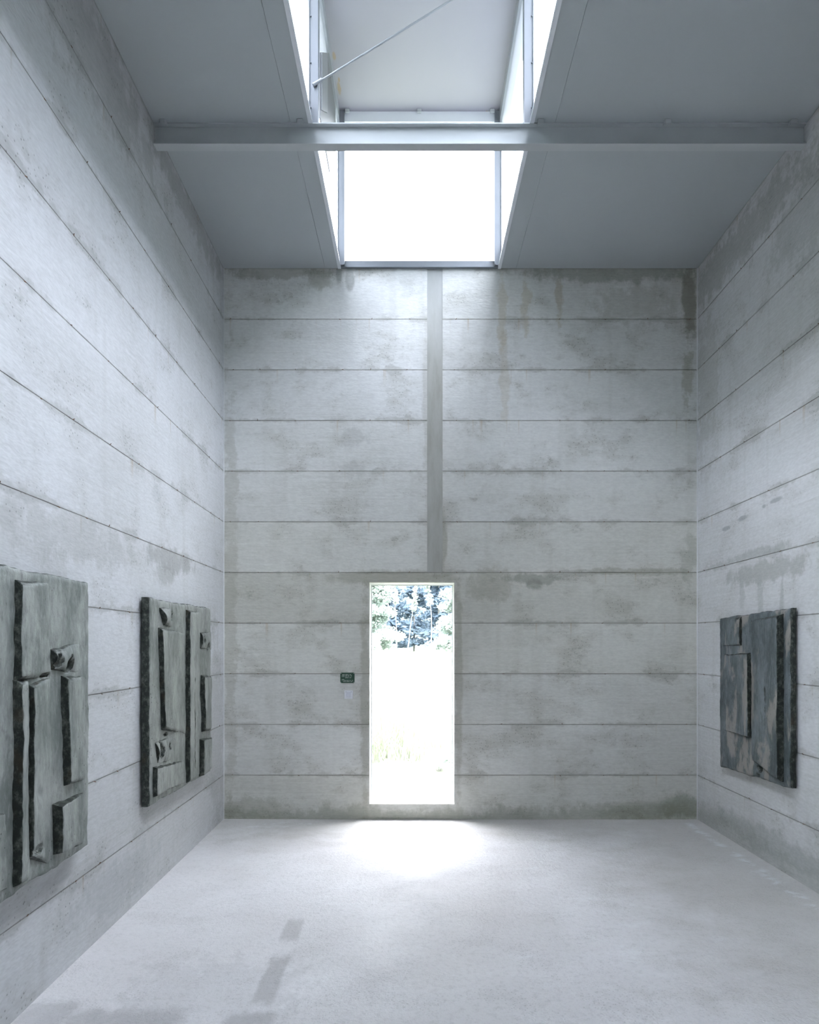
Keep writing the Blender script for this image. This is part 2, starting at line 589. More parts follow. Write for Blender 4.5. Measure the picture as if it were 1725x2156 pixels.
def bronze_mat(name, front_lo, front_hi, patch=None):
    t = NT(name)
    p = t.pos()
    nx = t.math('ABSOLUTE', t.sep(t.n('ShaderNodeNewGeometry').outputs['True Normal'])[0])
    a = t.noise(t.scale(p, (5.0, 5.0, 2.2)), 1.0, 7, 0.66)
    b = t.noise(t.off(t.scale(p, (45, 45, 12)), (2, 1, 7)), 1.0, 6, 0.7)
    col = t.mix(t.map(a, 0.36, 0.64), front_lo, front_hi)
    a2 = t.noise(t.off(t.scale(p, (14, 14, 9)), (5, 2, 2)), 1.0, 4, 0.7)
    col = t.mix(t.map(a2, 0.52, 0.70, 0, 0.5), col, tuple(c * 0.75 for c in front_lo))
    col = t.mix(t.mul(t.map(b, 0.48, 0.72), 0.42), col, tuple(min(1, c * 1.45) for c in front_hi))
    col = t.mix(t.mul(t.map(b, 0.46, 0.28), 0.55), col, tuple(c * 0.6 for c in front_lo))
    if patch is not None:
        q = t.noise(t.off(t.scale(p, (3.2, 4.2, 1.7)), (3, 5, 2)), 1.0, 6, 0.62, 0.5)
        col = t.mix(t.mul(t.map(q, 0.50, 0.58), 0.75), col, patch)
    pv = t.voro(p, 34.0)
    pg = t.map(t.noise(t.scale(p, 3.0), 1.0, 3), 0.45, 0.65)
    pm = t.mul(t.map(pv, 0.10, 0.18, 1, 0), pg)
    col = t.mix(t.mul(pm, 0.8), col, (0.03, 0.035, 0.03))
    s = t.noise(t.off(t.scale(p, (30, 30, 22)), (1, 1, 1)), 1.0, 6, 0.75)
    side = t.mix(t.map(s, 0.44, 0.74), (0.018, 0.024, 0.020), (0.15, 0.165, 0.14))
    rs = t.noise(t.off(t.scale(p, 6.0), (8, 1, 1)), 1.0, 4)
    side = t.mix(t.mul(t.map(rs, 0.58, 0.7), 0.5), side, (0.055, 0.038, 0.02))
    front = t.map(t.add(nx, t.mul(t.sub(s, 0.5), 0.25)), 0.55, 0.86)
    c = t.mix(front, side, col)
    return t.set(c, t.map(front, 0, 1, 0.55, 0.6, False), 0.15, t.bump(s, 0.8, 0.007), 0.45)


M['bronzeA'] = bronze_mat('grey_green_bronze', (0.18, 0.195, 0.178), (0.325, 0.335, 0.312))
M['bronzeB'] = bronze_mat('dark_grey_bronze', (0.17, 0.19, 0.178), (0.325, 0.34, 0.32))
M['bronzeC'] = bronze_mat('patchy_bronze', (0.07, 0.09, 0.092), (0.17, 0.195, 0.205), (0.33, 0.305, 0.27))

# ------------------------------------------------------------------ setting: floor
bm = bmesh.new()
nx_, ny_ = 40, 80
vv = []
for j in range(ny_ + 1):
    y = YR + (D + 0.02 - YR) * j / ny_
    row = []
    for i in range(nx_ + 1):
        x0, x1 = XL(y) - 0.02, XR + 0.02
        x = x0 + (x1 - x0) * i / nx_
        row.append(bm.verts.new((x, y, 0.004 * fbm((x * 0.9, y * 0.9, 3)))))
    vv.append(row)
for j in range(ny_):
    for i in range(nx_):
        bm.faces.new((vv[j][i], vv[j][i + 1], vv[j + 1][i + 1], vv[j + 1][i]))
fl = finish('floor', bm, M['floor'], smooth=True, recalc=False)
tag(fl, kind='structure')
boxo('screed_base', (XL(YR) - 0.3, XR + TH, YR - 0.2, D + TH, -0.25, -0.012), M['groove'], fl)

# ------------------------------------------------------------------ walls
REC = 0.008      # joint depth


def backing(name, dims_list):
    bm_ = bmesh.new()
    for d_ in dims_list:
        box(bm_, *d_)
    o = finish(name, bm_, M['groove'])
    o['kind'] = 'structure'
    return o


yb = D + REC
wall_back = backing('wall_back', [
    (XLB - 0.3, DX0, yb, D + TH, -0.1, ZC), (DX1, XR + TH, yb, D + TH, -0.1, ZC),
    (DX0, DX1, yb, D + TH, -0.1, DZ0), (DX0, DX1, yb, D + TH, DZ1, ZC)])
bm = bmesh.new()
q0 = [(XL(YR) - REC, YR - 0.2), (XL(D) - REC, D + TH), (XL(D) - TH, D + TH), (XL(YR) - TH, YR - 0.2)]
lo = [bm.verts.new((a, b, -0.1)) for a, b in q0]
hi = [bm.verts.new((a, b, ZC)) for a, b in q0]
bm.faces.new(lo)
bm.faces.new(hi)
for i in range(4):
    bm.faces.new((lo[i], lo[(i + 1) % 4], hi[(i + 1) % 4], hi[i]))
wall_left = finish('wall_left', bm, M['groove'])
wall_left['kind'] = 'structure'
wall_right = backing('wall_right', [(XR + REC, XR + TH, YR - 0.2, D + TH, -0.1, ZC)])
wall_rear = boxo('wall_rear', (XL(YR) - 0.2, XR + TH, YR - TH, YR, -0.1, ZC), M['left'])
wall_rear['kind'] = 'structure'
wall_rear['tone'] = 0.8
wall_rear['warm'] = 0.3


def map_back(s, z, t):
    return (s, D - t, z)


def map_left(s, z, t):
    return (XL(s) + t, s, z)


def map_right(s, z, t):
    return (XR - t, s, z)


def slab_piece(name, pts, mapper, mat, parent, tone, warm, seed, step=0.12, jit=0.0016, depth=0.03, front=0.0):
    """one cast lift: outline with a slightly ragged arris, extruded into the wall"""
    loop = []
    n = len(pts)
    for i in range(n):
        (s0, z0), (s1, z1) = pts[i], pts[(i + 1) % n]
        L = math.hypot(s1 - s0, z1 - z0)
        k = max(1, int(L / step))
        for j in range(k):
            f = j / k
            s, z = s0 + (s1 - s0) * f, z0 + (z1 - z0) * f
            if j:
                e = jit * (noise.noise(Vector((s * 9, z * 9, seed))) + 0.7 * noise.noise(Vector((s * 31, z * 31, seed + 5))))
                if abs(s1 - s0) > abs(z1 - z0):
                    z += e
                else:
                    s += e
            loop.append((s, z))
    bm_ = bmesh.new()
    fr = [bm_.verts.new(mapper(s, z, front)) for s, z in loop]
    bk = [bm_.verts.new(mapper(s, z, front - depth)) for s, z in loop]
    bm_.faces.new(fr)
    m = len(loop)
    for i in range(m):
        j = (i + 1) % m
        bm_.faces.new((fr[i], fr[j], bk[j], bk[i]))
    o = finish(name, bm_, mat, parent)
    o['tone'] = tone
    o['warm'] = warm
    return o


G = 0.0016     # half joint
zl = [0.0] + ZJ + [ZC]
SX0, SX1 = 0.120, 0.272      # mortar strip on the back wall
rt = random.Random(3)
warmL = [0.75, 0.5, 0.6, 0.8, 1.0, 0.75, 0.55, 0.45, 0.35, 0.35, 0.4]
for k in range(11):
    z0 = zl[k] + (G if k else -0.02)
    z1 = zl[k + 1] - (G if k < 10 else 0)
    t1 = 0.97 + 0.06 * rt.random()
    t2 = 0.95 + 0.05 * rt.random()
    if k == 4:
        t1 *= 0.90
        t2 *= 0.96
    if k < 5:
        if k == 0:
            pts = [(XLB, z0), (XR, z0), (XR, z1), (DX1, z1), (DX1, DZ0), (DX0, DZ0), (DX0, z1), (XLB, z1)]
            slab_piece('concrete_lift', pts, map_back, M['back'], wall_back, t1 * 0.98, warmL[k], k)
        elif k == 4:
            pts = [(XLB, z0), (DX0, z0), (DX0, DZ1), (DX1, DZ1), (DX1, z0), (XR, z0), (XR, z1), (XLB, z1)]
            slab_piece('concrete_lift', pts, map_back, M['back'], wall_back, t1, warmL[k], k)
        else:
            slab_piece('concrete_lift', [(XLB, z0), (DX0, z0), (DX0, z1), (XLB, z1)], map_back, M['back'], wall_back, t1, warmL[k], k)
            slab_piece('concrete_lift', [(DX1, z0), (XR, z0), (XR, z1), (DX1, z1)], map_back, M['back'], wall_back, t2, warmL[k] + 0.1, k + 30)
    else:
        slab_piece('concrete_lift', [(XLB, z0), (SX0, z0), (SX0, z1), (XLB, z1)], map_back, M['back'], wall_back, t1, warmL[k], k)
        slab_piece('concrete_lift', [(SX1, z0), (XR, z0), (XR, z1), (SX1, z1)], map_back, M['back'], wall_back, t2, warmL[k] + 0.1, k + 30)
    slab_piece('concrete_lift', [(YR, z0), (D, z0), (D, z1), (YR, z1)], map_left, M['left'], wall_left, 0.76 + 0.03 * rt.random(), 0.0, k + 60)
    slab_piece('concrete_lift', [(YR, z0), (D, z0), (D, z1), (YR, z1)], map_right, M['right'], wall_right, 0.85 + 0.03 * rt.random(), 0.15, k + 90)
ms = slab_piece('mortar_strip', [(SX0 - 0.004, ZJ[4] + G), (SX1 + 0.004, ZJ[4] + G), (SX1 + 0.004, ZC), (SX0 - 0.004, ZC)],
                map_back, M['mortar'], wall_back, 1, 0, 200, 0.10, 0.004, 0.03, -0.004)
tag(ms, 'grey-beige vertical mortar strip')
# corner fillets of pale mortar
for sx, xx in ((1, XLB), (-1, XR)):
    bm = bmesh.new()
    n = 60
    prev = None
    for i in range(n + 1):
        z = ZC * i / n
        w = 0.0065 + 0.002 * noise.noise(Vector((z * 6, xx, 1)))
        ring = [bm.verts.new((xx, D - w, z)), bm.verts.new((xx + sx * w * 0.45, D - w * 0.45, z)),
                bm.verts.new((xx + sx * w, D, z)), bm.verts.new((xx, D, z))]
        if prev:
            for a in range(4):
                b = (a + 1) % 4
                bm.faces.new((prev[a], prev[b], ring[b], ring[a]))
        prev = ring
    finish('corner_fillet', bm, M['fillet'], wall_back)


def wire_stubs(parent, mapper, spots, seed):
    bm_ = bmesh.new()
    r_ = random.Random(seed)
    for (s, z) in spots:
        L = r_.uniform(0.006, 0.013)
        a = r_.uniform(-0.9, 0.9) + (math.pi / 2 if r_.random() < 0.4 else 0)
        ds, dz = math.cos(a) * L, math.sin(a) * L
        tube(bm_, mapper(s - ds, z - dz, -0.006), mapper(s + ds, z + dz, 0.004), r_.uniform(0.003, 0.0045), 0.002, 5)
    o = finish('rusty_tie_wire', bm_, M['rusty'], parent)
    tag(o, 'rusty wire ends along the joints', kind='stuff')
    return o


r2 = random.Random(5)
bs = [(p_ - VPX) / 214.0 for p_ in (487, 545, 625, 717, 782, 860, 960, 1058, 1180, 1270, 1365, 1450)]
sp = []
for k, zj in enumerate(ZJ):
    for s in bs:
        if k < 4 and DX0 - 0.03 < s < DX1 + 0.03:
            continue
        if r2.random() < 0.85:
            sp.append((s + r2.uniform(-0.02, 0.02), zj + r2.uniform(-0.004, 0.004)))
wire_stubs(wall_back, map_back, sp, 1)
for wall, mp, sd in ((wall_left, map_left, 2), (wall_right, map_right, 3)):
    sp = []
    for zj in ZJ:
        y = 6.15
        while y > 2.0:
            if r2.random() < 0.85:
                sp.append((y + r2.uniform(-0.03, 0.03), zj + r2.uniform(-0.004, 0.004)))
            y -= 0.30 if r2.random() < 0.3 else 0.42
    wire_stubs(wall, mp, sp, sd)

# doorway: thin steel frame set at the outer face of the opening
M['doorframe'] = steel_mat('grey_door_frame', (0.42, 0.44, 0.45))
bm = bmesh.new()
y0, y1 = D + TH - 0.03, D + TH - 0.002
for d_ in ((DX0, DX0 + 0.008, y0, y1, DZ0, DZ1), (DX1 - 0.008, DX1, y0, y1, DZ0, DZ1),
           (DX0 + 0.008, DX1 - 0.008, y0, y1, DZ1 - 0.008, DZ1), (DX0 + 0.008, DX1 - 0.008, y0, y1, DZ0, DZ0 + 0.004)):
    box(bm, *d_)
door = finish('door_1', bm, M['doorframe'])
door['kind'] = 'structure'
# reveal lining of the opening in pale concrete
bm = bmesh.new()
for d_ in ((DX0 - 0.02, DX0 + 0.0015, D + 0.031, D + TH + 0.005, DZ0, DZ1), (DX1 - 0.0015, DX1 + 0.02, D + 0.031, D + TH + 0.005, DZ0, DZ1),
           (DX0, DX1, D + 0.031, D + TH + 0.005, DZ1 - 0.0015, DZ1 + 0.02), (DX0, DX1, D + 0.031, D + TH + 0.005, DZ0 - 0.02, DZ0 + 0.0015)):
    box(bm, *d_)
rv = finish('door_reveal', bm, M['fillet'], wall_back)

# ------------------------------------------------------------------ ceiling
bm = bmesh.new()
box(bm, XLB - TH, LX0 - 0.03, YR - TH, D + TH, ZC + 0.026, ZC + 0.20)
box(bm, LX1 + 0.03, XR + TH, YR - TH, D + TH, ZC + 0.026, ZC + 0.20)
ceil = finish('ceiling', bm, M['ceil'])
ceil['kind'] = 'structure'
M['zinc'] = plain('zinc_roofing', (0.12, 0.125, 0.13), 0.6, 0.0)
for (xa, xb) in ((XLB - TH - 0.05, LX0 - 0.03), (LX1 + 0.03, XR + TH + 0.05)):
    boxo('roof_covering', (xa, xb, YR - TH - 0.05, D + TH + 0.05, ZC + 0.2, ZC + 0.215), M['zinc'], ceil)
ys = [D + TH] + FRAMES + [YR - TH]
for i in range(len(ys) - 1):
    ya, yb_ = ys[i + 1] + 0.002, ys[i] - 0.002
    for (xa, xb) in ((XLB - TH, -0.885), (-0.883, LX0), (LX1, 0.994), (0.996, XR + TH)):
        boxo('ceiling_panel', (xa, xb, ya, yb_, ZC, ZC + 0.025), M['ceil'], ceil)

# ------------------------------------------------------------------ steel beams under the ceiling


def ibeam(bm_, x0, x1, yc, z1, hgt, wid, tf=0.008, tw=0.006):
    box(bm_, x0, x1, yc - wid / 2, yc + wid / 2, z1 - tf, z1)
    box(bm_, x0, x1, yc - tw / 2, yc + tw / 2, z1 - hgt + tf, z1 - tf)
    box(bm_, x0, x1, yc - wid / 2, yc + wid / 2, z1 - hgt, z1 - hgt + tf)


def clip_mesh():
    bm_ = bmesh.new()
    box(bm_, -0.021, 0.021, -0.034, 0.012, -0.018, -0.001)
    box(bm_, -0.021, 0.021, -0.036, -0.022, -0.034, -0.001)
    bmesh.ops.bevel(bm_, geom=list(bm_.edges), offset=0.002, segments=1, affect='EDGES')
    bmesh.ops.recalc_face_normals(bm_, faces=bm_.faces)
    me = bpy.data.meshes.new('clip')
    bm_.to_mesh(me)
    bm_.free()
    me.materials.append(M['steel'])
    return me


CLIP = clip_mesh()
beam_labels = ['pale grey steel cross beam spanning under the ceiling and the roof lantern',
               'pale grey steel cross beam one bay nearer the rear wall',
               'pale grey steel cross beam two bays nearer the rear wall',
               'pale grey steel cross beam closest to the rear wall']
for i, yf in enumerate(FRAMES[:1]):
    root = empty('steel_beam', (0, yf, ZC - 0.15))
    tag(root, beam_labels[i], 'beam')
    bm = bmesh.new()
    ibeam(bm, XL(yf) - 0.06, XR + 0.06, 0, 0.1495, 0.15, 0.068)
    finish('beam_profile', bm, M['steel'], root)
    for px in (346, 633, 1138, 1404, 1668):
        c = link('clip', CLIP, None, root)
        c.location = ((px - VPX) / 297.0, -0.034, 0.1495)

# ------------------------------------------------------------------ roof lantern
lan = empty('roof_lantern', (0, D, ZC))
tag(lan, 'long glazed roof lantern with pale steel posts and a white soffit', 'skylight')


def lpart(name, dims, mat, bevel=0.0, parent=None):
    x0, x1, y0_, y1_, z0_, z1_ = dims
    return boxo(name, (x0, x1, y0_ - D, y1_ - D, z0_ - ZC, z1_ - ZC), mat, parent or lan, bevel)


BOLT = bmesh.new()
bmesh.ops.create_icosphere(BOLT, subdivisions=1, radius=0.007)
bme = bpy.data.meshes.new('bolt')
BOLT.to_mesh(bme)
BOLT.free()
bme.materials.append(M['bolt'])


def bolt(parent, x, y, z):
    b_ = link('bolt', bme, None, parent)
    b_.location = (x, y - D, z - ZC)


for sx, xs in ((1, LX0), (-1, LX1)):
    xa, xb = sorted((xs, xs + sx * 0.030))
    rail = lpart('bottom_rail', (xa, xb, YR, D, ZC - 0.006, ZC + 0.012), M['rail'])
    xa, xb = sorted((xs, xs + sx * 0.016))
    rail2 = lpart('glazing_bar', (xa, xb, YR, D, ZC + 0.012, ZC + 0.060), M['rod'])
    yy = 5.95
    while yy > 1.0:
        bolt(rail2, xs + sx * 0.018, yy, ZC + 0.036)
        yy -= 0.62
    xa, xb = sorted((xs, xs + sx * 0.022))
    lpart('top_rail', (xa, xb, YR, D, ZS - 0.125, ZS), M['frame'])
    # posts: small H profiles
    for yf in FRAMES + [D - 0.036]:
        bm = bmesh.new()
        w = 0.07
        a0, a1 = sorted((xs + sx * 0.002, xs + sx * 0.009))
        b0, b1 = sorted((xs + sx * (w - 0.007), xs + sx * w))
        z0_, z1_ = 0.0, ZS - ZC
        box(bm, a0, a1, yf - D - 0.034, yf - D + 0.034, z0_, z1_)
        box(bm, b0, b1, yf - D - 0.034, yf - D + 0.034, z0_, z1_)
        c0, c1 = sorted((xs + sx * 0.009, xs + sx * (w - 0.007)))
        box(bm, c0, c1, yf - D - 0.026, yf - D - 0.020, z0_, z1_)
        po = finish('post', bm, M['frame'], lan)
        if yf == FRAMES[0]:
            for zb in (5.53, 5.85, 6.18, 6.5):
                bolt(po, xs + sx * 0.016, yf - 0.029, zb)
    # side panes, one to a bay
    ysp = [D] + FRAMES + [YR]
    for i in range(len(ysp) - 1):
        xp = xs - sx * 0.012
        lpart('side_pane', (xp - 0.004, xp + 0.004, ysp[i + 1] + 0.003, ysp[i] - 0.003, ZC + 0.01, ZS), M['pane'])
lpart('end_rail', (LX0, LX1, D - 0.03, D + 0.03, ZC - 0.003, ZC + 0.056), M['frame'])
lpart('end_head', (LX0, LX1, D - 0.05, D - 0.004, ZS - 0.10, ZS - 0.001), M['rail'])
lpart('end_pane', (LX0 + 0.005, LX1 - 0.005, D - 0.002, D + 0.006, ZC + 0.05, ZS), M['endpane'])
lpart('rear_panel', (LX0 - 0.02, LX1 + 0.02, YR - 0.02, YR, ZC, ZS), M['soffit'])
ysp = [D + 0.10] + FRAMES + [YR - 0.1]
for i in range(len(ysp) - 1):
    lpart('soffit_panel', (LX0 - 0.08, LX1 + 0.08, ysp[i + 1] + 0.002, ysp[i] - 0.002, ZS, ZS + 0.03), M['soffit'])
lpart('lantern_roof', (LX0 - 0.12, LX1 + 0.12, YR - 0.15, D + 0.15, ZS + 0.031, ZS + 0.10), M['ceil'])
for yf in FRAMES:
    bm = bmesh.new()
    ibeam(bm, LX0 + 0.01, LX1 - 0.01, yf - D, ZS - ZC - 0.001, 0.12, 0.066)
    finish('cross_beam', bm, M['frame'], lan)
for px in (733, 883, 1035):
    c = link('clip', CLIP, None, lan)
    c.location = ((px - VPX) / 214.0, -0.05, ZS - ZC - 0.001)
# bracing rod in the frame over the beam
bm = bmesh.new()
yf = FRAMES[0] - D
tube(bm, (-0.715, yf - 0.034, 5.688 - ZC), (0.80, yf - 0.034, 6.62 - ZC), 0.0072, None, 10)
tube(bm, (-0.722, yf - 0.036, 5.684 - ZC), (-0.66, yf - 0.036, 5.722 - ZC), 0.012, None, 10)
finish('brace_rod', bm, M['rod'], lan)


# sheet patch fixed inside the left glazing
def plate(name, pts, x0, x1, mat):
    bm_ = bmesh.new()
    a = [bm_.verts.new((x0, y - D, H + h_ - ZC)) for y, h_ in pts]
    b = [bm_.verts.new((x1, y - D, H + h_ - ZC)) for y, h_ in pts]
    bm_.faces.new(a)
    bm_.faces.new(b)
    for i_ in range(len(pts)):
        j_ = (i_ + 1) % len(pts)
        bm_.faces.new((a[i_], a[j_], b[j_], b[i_]))
    return finish(name, bm_, mat, lan)


plate('sheet_patch', [(5.10, 4.20), (5.66, 4.18), (6.07, 4.47), (6.07, 5.08), (5.50, 5.08), (5.10, 4.72)], LX0 - 0.004, LX0 + 0.004, M['sheet'])
plate('ribbed_strip', [(5.11, 4.27), (5.44, 4.52), (5.44, 5.03), (5.11, 4.73)], LX0 + 0.005, LX0 + 0.016, M['sheet2'])

# ------------------------------------------------------------------ bronze reliefs


def px_left(px, py, t):
    y = (XLB + LSK * D + t) / ((px - VPX) / F + LSK)
    return (y, H + (VPY - py) * y / F)


def px_right(px, py, t):
    y = (XR - t) * F / (px - VPX)
    return (y, H + (VPY - py) * y / F)


def axis_pts(L, cell, r):
    pts = [0.0, 0.2 * r, 0.5 * r, r]
    n = max(2, int((L - 2 * r) / cell))
    pts += [r + (L - 2 * r) * i / n for i in range(1, n)]
    pts += [L - r, L - 0.5 * r, L - 0.2 * r, L]
    return [min(1, max(0, p_ / L)) for p_ in pts]


def rough_block(name, mapper, quad, h0, hn, hf, mat, parent, seed, cell=0.012, er=0.012, amp=0.003, jit=0.006, pits=(), closed=False, taper=0.0, dome=False):
    """quad = near-bottom, near-top, far-top, far-bottom in (s, z); h0 base height, hn/hf height at near and far edge"""
    nb, nt_, ft, fb = quad
    Ls = 0.5 * (abs(fb[0] - nb[0]) + abs(ft[0] - nt_[0]))
    Lz = 0.5 * (abs(nt_[1] - nb[1]) + abs(ft[1] - fb[1]))
    er = min(er, 0.3 * Ls, 0.3 * Lz)
    U, V = axis_pts(Ls, cell, er), axis_pts(Lz, cell, er)
    bm_ = bmesh.new()
    grid = []
    for v in V:
        row = []
        for u in U:
            s = (nb[0] * (1 - u) + fb[0] * u) * (1 - v) + (nt_[0] * (1 - u) + ft[0] * u) * v
            z = (nb[1] * (1 - u) + fb[1] * u) * (1 - v) + (nt_[1] * (1 - u) + ft[1] * u) * v
            du, dv = min(u, 1 - u) * Ls, min(v, 1 - v) * Lz
            e = min(du, dv)
            w = math.exp(-e / 0.04)
            js = jit * w * (noise.noise(Vector((s * 5, z * 5, seed))) * 1.2 + 0.8 * noise.noise(Vector((s * 18, z * 18, seed + 3))))
            jz = jit * w * (noise.noise(Vector((s * 5, z * 5, seed + 7))) * 1.2 + 0.8 * noise.noise(Vector((s * 18, z * 18, seed + 9))))
            hh = hn + (hf - hn) * u
            if dome:
                k = min(1.0, (max(0.0, math.sin(math.pi * v)) ** 0.6) * min(1.0, 1.5 * (1 - u) + 0.15))
                hh = h0 + 0.010 + (hh - h0 - 0.010) * k
            elif taper:
                k = min(1.0, 0.25 + 0.75 * dv / taper)
                hh = h0 + 0.013 + (hh - h0 - 0.013) * k
            if e < er:
                k = 1 - e / er
                hh -= min(er * 0.8, abs(hh - h0) * 0.8) * (1 - math.sqrt(max(0, 1 - k * k)))
            hh += amp * (fbm((s * 6, z * 4, seed + 20), 4) + 0.5 * noise.noise(Vector((s * 40, z * 30, seed))))
            for (ps, pz, rs, rz, dp) in pits:
                d2 = ((s - ps) / rs) ** 2 + ((z - pz) / rz) ** 2
                if d2 < 6:
                    d2 *= 1 + 0.7 * noise.noise(Vector((s * 25, z * 25, seed + 2)))
                    hh -= dp * math.exp(-d2 ** 2)
            row.append((s + js, z + jz, hh))
        grid.append(row)
    vs_ = [[bm_.verts.new(mapper(s, z, h_)) for (s, z, h_) in row] for row in grid]
    nu, nv = len(U), len(V)
    for j in range(nv - 1):
        for i in range(nu - 1):
            f = bm_.faces.new((vs_[j][i], vs_[j][i + 1], vs_[j + 1][i + 1], vs_[j + 1][i]))
            f.smooth = True
    ring = [(0, i) for i in range(nu)] + [(j, nu - 1) for j in range(1, nv)] + \
           [(nv - 1, i) for i in range(nu - 2, -1, -1)] + [(j, 0) for j in range(nv - 2, 0, -1)]
    mid, low = [], []
    for (j, i) in ring:
        s, z, h_ = grid[j][i]
        e1 = 0.004 * noise.noise(Vector((s * 22, z * 22, seed + 40)))
        mid.append(bm_.verts.new(mapper(s + e1, z + e1, h0 + 0.5 * (h_ - h0))))
        low.append(bm_.verts.new(mapper(s, z, h0)))
    m = len(ring)
    for a in range(m):
        b = (a + 1) % m
        (j, i), (j2, i2) = ring[a], ring[b]
        bm_.faces.new((vs_[j][i], vs_[j2][i2], mid[b], mid[a]))
        bm_.faces.new((mid[a], mid[b], low[b], low[a]))
    if closed:
        bm_.faces.new(low)
    return finish(name, bm_, mat, parent)


def relief(name, label, mapper, conv, t, slab_px, mat, blocks, pits, seed, origin):
    root = empty(name, origin)
    tag(root, label, 'relief', 'bronze reliefs on the concrete walls')
    org = Vector(origin)

    def mp(s, z, h_):
        return tuple(Vector(mapper(s, z, h_)) - org)
    slab = slab_px
    pm = []
    for (px, py, rs, rz, dp) in pits:
        s, z = conv(px, py, t)
        pm.append((s, z, rs, rz, dp))
    rough_block('slab', mp, slab, 0.016, t, t, mat, root, seed, 0.013, 0.024, 0.005, 0.009, pm, True)
    # the wall fixings that hold it off the concrete
    (nb, nt_, ft, fb) = slab
    for (u, v) in ((0.2, 0.25), (0.8, 0.25), (0.2, 0.8), (0.8, 0.8)):
        s = nb[0] + (fb[0] - nb[0]) * u
        z = nb[1] + (nt_[1] - nb[1]) * v
        bm_ = bmesh.new()
        tube(bm_, mp(s, z, 0.001), mp(s, z, 0.02), 0.02, None, 8)
        finish('wall_fixing', bm_, M['bolt'], root)
    for i, (nm, pts, hn, hf) in enumerate(blocks):
        q = [conv(px, py, t) for px, py in pts]
        rough_block(nm, mp, q, t - 0.012, t + hn, t + hf, mat, root, seed + 11 * (i + 1), 0.011, 0.010, 0.0045, 0.007, pm,
                    False, 0.010 if nm == 'raised_block' else 0.018, nm == 'raised_knob')
    return root


# far relief on the left wall
tA = 0.075
yA0, yA1 = 4.30, px_left(445, 1400, tA)[0]
slabA = [(yA0, 0.630), (yA0, 2.035), (yA1, 2.035), (yA1, 0.60)]
blocksA = [
    ('raised_band', [(340, 1536), (333, 1322), (388, 1331), (390, 1545)], 0.036, 0.002),
    ('raised_knob', [(343, 1318), (334, 1278), (368, 1281), (364, 1322)], 0.045, 0.010),
    ('raised_block', [(322, 1678), (321, 1616), (388, 1600), (388, 1648)], 0.034, 0.004),
    ('raised_knob', [(331, 1610), (326, 1562), (372, 1548), (374, 1596)], 0.030, 0.008),
    ('raised_band', [(391, 1648), (391, 1284), (420, 1290), (420, 1632)], 0.040, 0.004),
    ('raised_rib', [(404.5, 1622), (404, 1423), (409, 1424), (409, 1620)], 0.030, 0.022),
    ('raised_band', [(424, 1541), (422, 1421), (444, 1424), (444, 1536)], 0.042, 0.010),
    ('raised_block', [(419.5, 1634), (420, 1557), (444, 1552), (444, 1618)], 0.046, 0.011),
    ('raised_knob', [(421, 1366), (422, 1332), (445, 1330), (445, 1368)], 0.030, 0.020),
]
pitsA = [(361, 1297, 0.03, 0.03, 0.03), (336, 1582, 0.035, 0.06, 0.05), (356, 1572, 0.03, 0.025, 0.03),
         (426, 1348, 0.03, 0.035, 0.03), (437, 1361, 0.03, 0.03, 0.03), (350, 1545, 0.03, 0.012, 0.02)]
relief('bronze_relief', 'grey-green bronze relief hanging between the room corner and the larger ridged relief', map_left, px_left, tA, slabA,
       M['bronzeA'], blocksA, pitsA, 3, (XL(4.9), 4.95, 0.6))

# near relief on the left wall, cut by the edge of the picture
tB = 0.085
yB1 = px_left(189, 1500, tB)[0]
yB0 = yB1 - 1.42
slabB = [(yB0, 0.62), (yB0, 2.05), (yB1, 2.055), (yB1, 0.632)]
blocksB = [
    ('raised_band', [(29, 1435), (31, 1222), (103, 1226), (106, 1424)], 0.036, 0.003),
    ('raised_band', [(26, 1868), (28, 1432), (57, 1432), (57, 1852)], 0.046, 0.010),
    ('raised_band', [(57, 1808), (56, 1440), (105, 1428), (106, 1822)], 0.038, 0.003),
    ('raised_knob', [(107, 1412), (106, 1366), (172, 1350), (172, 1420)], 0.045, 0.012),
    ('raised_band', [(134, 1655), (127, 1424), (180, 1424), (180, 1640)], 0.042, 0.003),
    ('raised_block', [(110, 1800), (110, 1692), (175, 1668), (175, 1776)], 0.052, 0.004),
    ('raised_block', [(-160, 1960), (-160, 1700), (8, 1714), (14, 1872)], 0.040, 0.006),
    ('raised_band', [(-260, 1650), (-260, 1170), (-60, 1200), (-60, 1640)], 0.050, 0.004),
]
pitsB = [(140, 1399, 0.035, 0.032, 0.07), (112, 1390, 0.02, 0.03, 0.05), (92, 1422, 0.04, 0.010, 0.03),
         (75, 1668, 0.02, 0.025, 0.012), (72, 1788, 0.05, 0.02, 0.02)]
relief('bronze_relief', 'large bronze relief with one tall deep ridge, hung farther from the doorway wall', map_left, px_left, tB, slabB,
       M['bronzeB'], blocksB, pitsB, 8, (XL(2.9), 2.85, 0.6))

